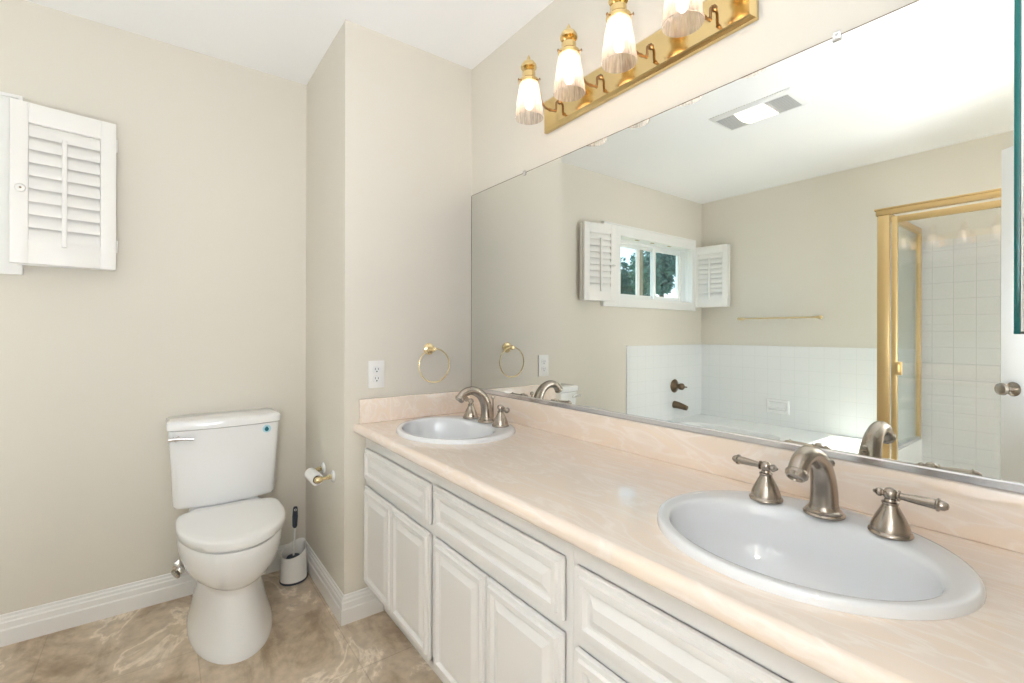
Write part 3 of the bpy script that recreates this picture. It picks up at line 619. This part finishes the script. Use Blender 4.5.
def tank_ring(w, xf, z, rnd=0.03, bow=0.022, xb=-.612):
    pts = []; n_ = 18
    for i in range(n_+1):       # bowed front
        y = -w+rnd+(2*w-2*rnd)*i/n_; k = y/(w-rnd); pts.append((xf-bow*k*k, TY+y, z))
    xe = xf-bow
    for a in (20, 45, 70): pts.append((xe-rnd+rnd*math.cos(math.radians(a)), TY+w-rnd+rnd*math.sin(math.radians(a)), z))
    pts.append((xe-rnd, TY+w, z)); pts += [(xb+.02, TY+w, z), (xb, TY+w-.02, z), (xb, TY-w+.02, z), (xb+.02, TY-w, z), (xe-rnd, TY-w, z)]
    for a in (70, 45, 20): pts.append((xe-rnd+rnd*math.cos(math.radians(a)), TY-w+rnd-rnd*math.sin(math.radians(a)), z))
    return pts
b = bm_new(); loft(b, [tank_ring(.174, -.445, .4355), tank_ring(.186, -.436, .439), tank_ring(.191, -.431, .452), tank_ring(.197, -.418, .60), tank_ring(.207, -.407, .767)]); tk = obj('tank', b, PORC, tl, angle=50)
b = bm_new(); loft(b, [tank_ring(.207, -.405, .7685), tank_ring(.213, -.399, .772), tank_ring(.214, -.398, .796), tank_ring(.211, -.401, .803), tank_ring(.201, -.411, .808)]); obj('tank_lid', b, PORC, tl, angle=50)
b = bm_new(); lathe(b, [(.013, 0), (.013, .004), (.009, .007), (.008, .018)], (-.432, TY-.180, .738), (1, 0, 0), 18)
tube(b, spline([(-.414, TY-.205, .7385), (-.410, TY-.180, .7395), (-.403, TY-.145, .7375), (-.402, TY-.122, .735)], 5), [.0085, .0075, .006, .0075], 12); obj('flush_lever', b, CHROME, tk)
b = bm_new(); lathe(b, [(.017, 0), (.017, .0008)], (-.4215, TY+.150, .742), (1, 0, .08), 28); st = obj('sticker', b, STKW, tk)
st['label'] = 'small round pale blue sticker with a dark water drop'
b = bm_new(); pts = []
for i in range(20):
    a = 2*PI*i/20; rr = .0085*(1+.0*a); yy = rr*math.sin(a)*(1-.45*max(math.cos(a), 0)); zz = rr*math.cos(a)*1.25
    pts.append((TY+.150+yy, .7415+zz))
prism(b, pts, 'x', -.4205, -.4196); obj('drop_mark', b, STKT, st, False)
# the supply stop next to it
VZ = .136
r = thing('shutoff_valve', 'small chrome water shutoff valve low on the wall behind the toilet bowl', 'valve', (XL, -1.125, .137))
b = bm_new(); lathe(b, [(.026, .0003), (.026, .004), (.012, .009), (.009, .012), (.009, .035), (.014, .037), (.014, .062), (.008, .066)], (XL, -1.125, VZ), (1, 0, 0), 24); obj('valve_body', b, CHROME, r)
b = bm_new(); lathe(b, [(.006, 0), (.006, .012), (.020, .014), (.023, .020), (.020, .026), (.006, .028)], (XL+.05, -1.125, VZ), (.3, -.6, -.35), 18); obj('valve_handle', b, NICK, r)
b = bm_new(); tube(b, spline([(XL+.05, -1.125, VZ+.01), (XL+.05, -1.120, .22), (XL+.06, -1.09, .32), (XL+.07, -1.075, .43)], 6), .005, 10); obj('supply_hose', b, CHROME, r)

# ------------------------------------------------------------------ toilet paper holder, roll, brush
r = thing('toilet_paper_holder', 'brass toilet paper holder with two white rosettes on the alcove side wall', 'paper holder', (-.215, YP, .556))
for x in (-.140, -.292):
    b = bm_new(); lathe(b, [(.024, .0003), (.026, .003), (.024, .008), (.014, .012)], (x, YP, .560), (0, -1, 0), 24); ro = obj('rosette', b, PORC, r)
    b = bm_new(); lathe(b, [(.010, .008), (.012, .014), (.008, .018), (.011, .024), (.007, .030), (.0075, .046), (.012, .050), (.0145, .062), (.012, .074), (.005, .080), (.001, .081)], (x, YP, .560), (0, -1, -.09), 20); obj('post', b, PALEB, ro)
b = bm_new(); tube(b, [(-.292, -.663, .5545), (-.140, -.663, .5545)], .0065, 12); obj('roller', b, PALEB, r)
b = bm_new(); c = (-.272, -.663, .5500)
lathe(b, [(.0175, 0), (.0245, 0), (.0250, .001), (.0250, .111), (.0245, .112), (.0175, .112), (.0175, 0)], c, (1, 0, 0), 36, False, False)
rl = thing('toilet_paper_roll', 'nearly used up white toilet paper roll on the brass holder', 'toilet paper', c)
obj('paper', b, PAPER, rl)
b = bm_new(); lathe(b, [(.0172, .002), (.0172, .110), (.0160, .110), (.0160, .002), (.0172, .002)], c, (1, 0, 0), 28, False, False); obj('core', b, CARD, rl)

BX, BY = -.482, -.687
r = thing('toilet_brush_holder', 'white teardrop toilet brush holder with dark base on the floor in the alcove corner', 'brush holder', (BX, BY, 0))
def drop(s, z, dx=0, n=36):
    out = []
    for i in range(n):
        a = 2*PI*i/n; k = 1+.30*max(math.cos(a), 0)**3
        lx, ly = .059*s*k*math.cos(a), .056*s*math.sin(a)
        ca, sa = math.cos(2.36), math.sin(2.36)
        out.append((BX+lx*ca-ly*sa+dx, BY+lx*sa+ly*ca, z))
    return out
def dropcut(s, z0, slope):
    return [(x, y, z0+slope*((x-BX)*-.7+(y-BY)*.7)) for x, y, _ in drop(s, 0)]
b = bm_new(); loft(b, [drop(1.06, .001), drop(1.07, .008), drop(1.05, .010)]); obj('base_rim', b, DKNAVY, r)
b = bm_new(); loft(b, [drop(1.04, .0102), drop(1.03, .05), drop(1.0, .10), dropcut(.97, .138, .35), dropcut(.955, .142, .35), dropcut(.90, .140, .35), dropcut(.88, .125, .3), drop(.88, .03)], True, True); obj('cup', b, PLAST, r, angle=50)
br = thing('toilet_brush', 'toilet brush with slim white stem and dark grip standing in the teardrop holder', 'brush', (BX, BY, .03))
b = bm_new(); lathe(b, [(.01, .032), (.030, .036), (.034, .05), (.034, .10), (.028, .112), (.008, .116)], (BX, BY, 0), n=24); obj('bristles', b, DKNAVY, br)
b = bm_new(); tube(b, [(BX, BY, .112), (BX+.004, BY+.004, .252)], .0045, 10); obj('stem', b, PLAST, br)
b = bm_new(); tube(b, [(BX+.0038, BY+.0038, .246), (BX+.004, BY+.004, .255), (BX+.005, BY+.005, .30), (BX+.006, BY+.006, .338), (BX+.006, BY+.006, .346)], [.006, .011, .0125, .0105, .008], 14); gp = obj('grip', b, DKNAVY, br, angle=50)
b = bm_new(); ring(b, (BX+.016, BY+.004, .334), (1, -.2, 0), .0045, .0012, 16, 6); obj('hanging_hole_rim', b, TRIMW, gp)

# ------------------------------------------------------------------ bath side, seen in the mirror
bt = thing('bathtub', 'white built-in bathtub with wide flat rim under the shuttered window', 'bathtub', (.07, -2.5, 0))
TX0, TX1, TY0, TY1, TZ = XL+.0005, SX-.0415, YF+.0005, -1.925, .386
b = bm_new(); bx0, bx1, by0, by1 = -.50, .34, -2.66, -2.02; N = 64
def rr_(x0, x1, y0, y1, z, p=4.0):
    return [((x0+x1)/2+(x1-x0)/2*math.copysign(abs(math.cos(t))**(2/p), math.cos(t)), (y0+y1)/2+(y1-y0)/2*math.copysign(abs(math.sin(t))**(2/p), math.sin(t)), z) for t in [2*PI*(i+.5)/N for i in range(N)]]
def outer(z):
    out = []; c = ((bx0+bx1)/2, (by0+by1)/2)
    for p in rr_(bx0, bx1, by0, by1, z):
        dx, dy = p[0]-c[0], p[1]-c[1]; t_ = min(((TX1 if dx > 0 else TX0)-c[0])/dx, ((TY1 if dy > 0 else TY0)-c[1])/dy); out.append([c[0]+dx*t_, c[1]+dy*t_, z])
    for X in (TX0, TX1):
        for Y in (TY0, TY1):
            q = min(out, key=lambda o: abs(o[0]-X)+abs(o[1]-Y)); q[0], q[1] = X, Y
    return out
loft(b, [outer(0.001), outer(TZ-.01), outer(TZ), rr_(bx0, bx1, by0, by1, TZ), rr_(bx0+.006, bx1-.006, by0+.006, by1-.006, TZ-.006), rr_(bx0+.03, bx1-.03, by0+.03, by1-.03, TZ-.12), rr_(bx0+.06, bx1-.06, by0+.06, by1-.06, TZ-.27), rr_(bx0+.12, bx1-.12, by0+.12, by1-.12, TZ-.33)], True, True)
obj('tub_shell', b, ACRY, bt, angle=30)
b = bm_new(); lathe(b, [(.022, 0), (.022, .003), (.01, .004)], (-.3, -2.34, TZ-.33), n=20); obj('tub_drain', b, CHROME, bt)
r = thing('tub_valve', 'dark bronze round bath valve with lever knob on the white side tiles', 'bath valve', (XL+.01, -2.590, .692))
b = bm_new(); lathe(b, [(.060, .0003), (.062, .004), (.052, .012), (.030, .020), (.022, .026), (.020, .040)], (XL+.01, -2.590, .692), (1, 0, 0), 32); obj('escutcheon', b, BRONZE, r)
b = bm_new(); lathe(b, [(.016, .036), (.022, .045), (.030, .065), (.030, .085), (.022, .095), (.010, .100), (.006, .104), (.005, .130), (.002, .132)], (XL+.01, -2.590, .692), (1, 0, 0), 24); obj('valve_knob', b, BRONZE, r)
b = bm_new(); tube(b, spline([(XL+.0103, -2.590, .522), (XL+.05, -2.590, .520), (XL+.10, -2.590, .512), (XL+.138, -2.590, .503)], 5), [.034, .031, .026, .022], 20)
o = obj('tub_spout', b, BRONZE); recentre(o, (XL+.01, -2.590, .522)); tag(o, 'dark bronze tub spout on the white side tiles below the bath valve', 'bath spout')
r = thing('soap_dish', 'white ceramic soap dish set in the tiled wall above the bathtub', 'soap dish', (.088, YF+.01, .552))
b = bm_new()
loft(b, [[(-.005+d, YF+.0102+h, .492+d), (.181-d, YF+.0102+h, .492+d), (.181-d, YF+.0102+h, .612-d), (-.005+d, YF+.0102+h, .612-d)] for d, h in ((0, 0), (0, .008), (.006, .016), (.020, .016), (.028, .002))], True, True); obj('dish_frame', b, PORC, r)
b = bm_new(); tube(b, [(.015, YF+.038, .540), (.161, YF+.038, .540)], .006, 10); box(b, .015, .161, YF+.012, YF+.036, .515, .522, .002); obj('dish_bar', b, PORC, r)
r = thing('towel_bar', 'slim aged brass towel bar on the cream wall above the bath tiles', 'towel bar', (.08, YF, 1.306))
b = bm_new(); tube(b, [(-.228, YF+.060, 1.306), (.405, YF+.060, 1.306)], .0075, 12); obj('bar', b, PALEB, r)
for x in (-.228, .405):
    b = bm_new(); lathe(b, [(.016, .0003), (.016, .005), (.010, .010), (.008, .020), (.008, .048), (.011, .052), (.011, .068), (.008, .072)], (x, YF, 1.306), (0, 1, 0), 24); obj('bracket', b, PALEB, r)

# ------------------------------------------------------------------ shower enclosure
r = thing('shower_enclosure', 'gold framed glass shower enclosure beside the bathtub, seen in the mirror', 'shower enclosure', (1.6, SY, .11))
y0, y1, XE = SY-.030, SY+.002, XR-.002
b = bm_new(); box(b, SX-.002, XE, y0, y1+.006, 1.868, 1.900, .003); box(b, SX-.008, XE, y0, y1+.012, 1.897, 1.908, .002); obj('header_rail', b, GOLD, r)
b = bm_new(); box(b, SX+.004, SX+.061, y0, y1, .4485, 1.8675, .003); obj('corner_post', b, GOLD, r)
b = bm_new(); box(b, XE-.04, XE, y0, y1, .1105, 1.8675, .003); obj('wall_post', b, GOLD, r)
b = bm_new(); box(b, SX+.0345, XE-.041, y0, y1, .1105, .130, .002); obj('bottom_rail', b, GOLD, r)
d0, d1, ya, yb = SX+.070, XE-.045, SY-.024, SY-.004
b = bm_new()
box(b, d0, d0+.027, ya, yb, .133, 1.853, .003); box(b, d1-.027, d1, ya, yb, .133, 1.853, .003); box(b, d0+.027, d1-.027, ya, yb, 1.817, 1.853, .003); box(b, d0+.027, d1-.027, ya, yb, .133, .165, .003)
dr = obj('shower_door_frame', b, GOLD, r)
b = bm_new(); box(b, d0+.024, d1-.024, SY-.017, SY-.012, .155, 1.825); obj('door_glass', b, SHGLASS, dr, False)
b = bm_new(); box(b, d0+.019, d0+.052, yb, yb+.010, .939, 1.015, .003); box(b, d0+.032, d0+.042, yb+.010, yb+.030, .955, .999, .003); obj('door_latch', b, GOLD, dr)
# side screen on the low wall between shower and bath
b = bm_new(); box(b, SX+.004, SX+.030, YF+.011, y0-.001, 1.868, 1.905, .003); box(b, SX+.004, SX+.030, YF+.011, YF+.036, .4485, 1.8675, .003)
sd = obj('side_screen_frame', b, GOLD, r)
b = bm_new(); box(b, SX+.004, SX+.030, YF+.037, y0-.001, .4485, .466, .002); obj('side_screen_sill', b, GREYGR, r)
b = bm_new(); box(b, SX+.013, SX+.018, YF+.034, y0-.001, .462, 1.870); obj('side_glass', b, PANE, r, False)

# ------------------------------------------------------------------ open door leaf (right, seen in the mirror) and its casing
hx, hy, fx, fy = 2.135, -1.462, 1.555, -1.962
d = bpy.data.objects.new('door_1', None); COL.objects.link(d); d.location = (hx, hy, 0); d['kind'] = 'structure'
u = Vector((fx-hx, fy-hy, 0)).normalized(); WD = Vector((fx-hx, fy-hy, 0)).length; nv = Vector((-u.y, u.x, 0))
R = Matrix(((u.x, nv.x, 0, hx), (u.y, nv.y, 0, hy), (0, 0, 1, 0), (0, 0, 0, 1)))
def dpart(name, bm, M, par=d, sm=True): bm.transform(R); return obj(name, bm, M, par, sm)
b = bm_new(); box(b, 0, WD, -.0175, .0175, .012, 2.03, .0015)
def dpanel(x0, x1, z0, z1):
    for s in (-1, 1):
        loft(b, [[(x0+dd, s*h, z0+dd), (x1-dd, s*h, z0+dd), (x1-dd, s*h, z1-dd), (x0+dd, s*h, z1-dd)] for dd, h in ((0, .0176), (.006, .0225), (.014, .0225), (.020, .0180), (.040, .0185), (.055, .0215))], False, True)
for a, c in ((.11, WD/2-.05), (WD/2+.05, WD-.11)):
    dpanel(a, c, .22, .78); dpanel(a, c, 1.02, 1.62); dpanel(a, c, 1.72, 1.91)
leaf = dpart('door_leaf', b, TRIMW)
b = bm_new()
for s in (-1, 1): lathe(b, [(.032, .0176), (.033, .022), (.024, .027), (.012, .032), (.011, .050), (.022, .056), (.028, .066), (.026, .078), (.014, .084), (.002, .085)], (WD-.062, 0, .925), (0, s, 0), 28)
dpart('door_knob', b, NICK, leaf)
b = bm_new(); box(b, XR-.018, XR-.0003, DY0-.06, DY0, 0, 2.11, .003); box(b, XR-.018, XR-.0003, DY1+.0, DY1+.06, 0, 2.11, .003); box(b, XR-.018, XR-.0003, DY0, DY1, 2.05, 2.11, .003)
struct('trim_2', b, TRIMW, True)

# ------------------------------------------------------------------ open mirrored cabinet door at the right edge
mc = thing('medicine_cabinet', 'mirrored medicine cabinet on the right of the mirror with its door swung open', 'cabinet', (2.0, -.007, 1.175))
b = bm_new(); box(b, 1.862, 2.165, -.115, -.0072, 1.175, 1.20); box(b, 1.862, 2.165, -.115, -.0072, 1.81, 1.835); box(b, 1.862, 1.878, -.115, -.0072, 1.20, 1.81); box(b, 2.149, 2.165, -.115, -.0072, 1.20, 1.81); box(b, 1.878, 2.149, -.02, -.0072, 1.20, 1.81)
box(b, 1.878, 2.149, -.105, -.02, 1.48, 1.487)
obj('cabinet_body', b, TRIMW, mc, False)
md = bm_new(); box(md, 0, .0052, -.330, 0, 1.174, 1.90, .0006)
RM = Matrix.Translation((1.8385, -.118, 0)); 
md.transform(RM); dm = obj('cabinet_door', md, TEAL, mc)
b = bm_new(); box(b, -.0007, -.0001, -.326, -.004, 1.178, 1.896); b.transform(RM); obj('door_mirror', b, MIRR, dm, False)
b = bm_new(); box(b, .0053, .0068, -.327, -.003, 1.177, 1.897); b.transform(RM); obj('door_backing', b, TRIMW, dm, False)
for z in (1.25, 1.72):
    b = bm_new(); box(b, .0070, .026, -.003, .002, z, z+.04); b.transform(RM); obj('door_hinge', b, CHROME, dm, False)
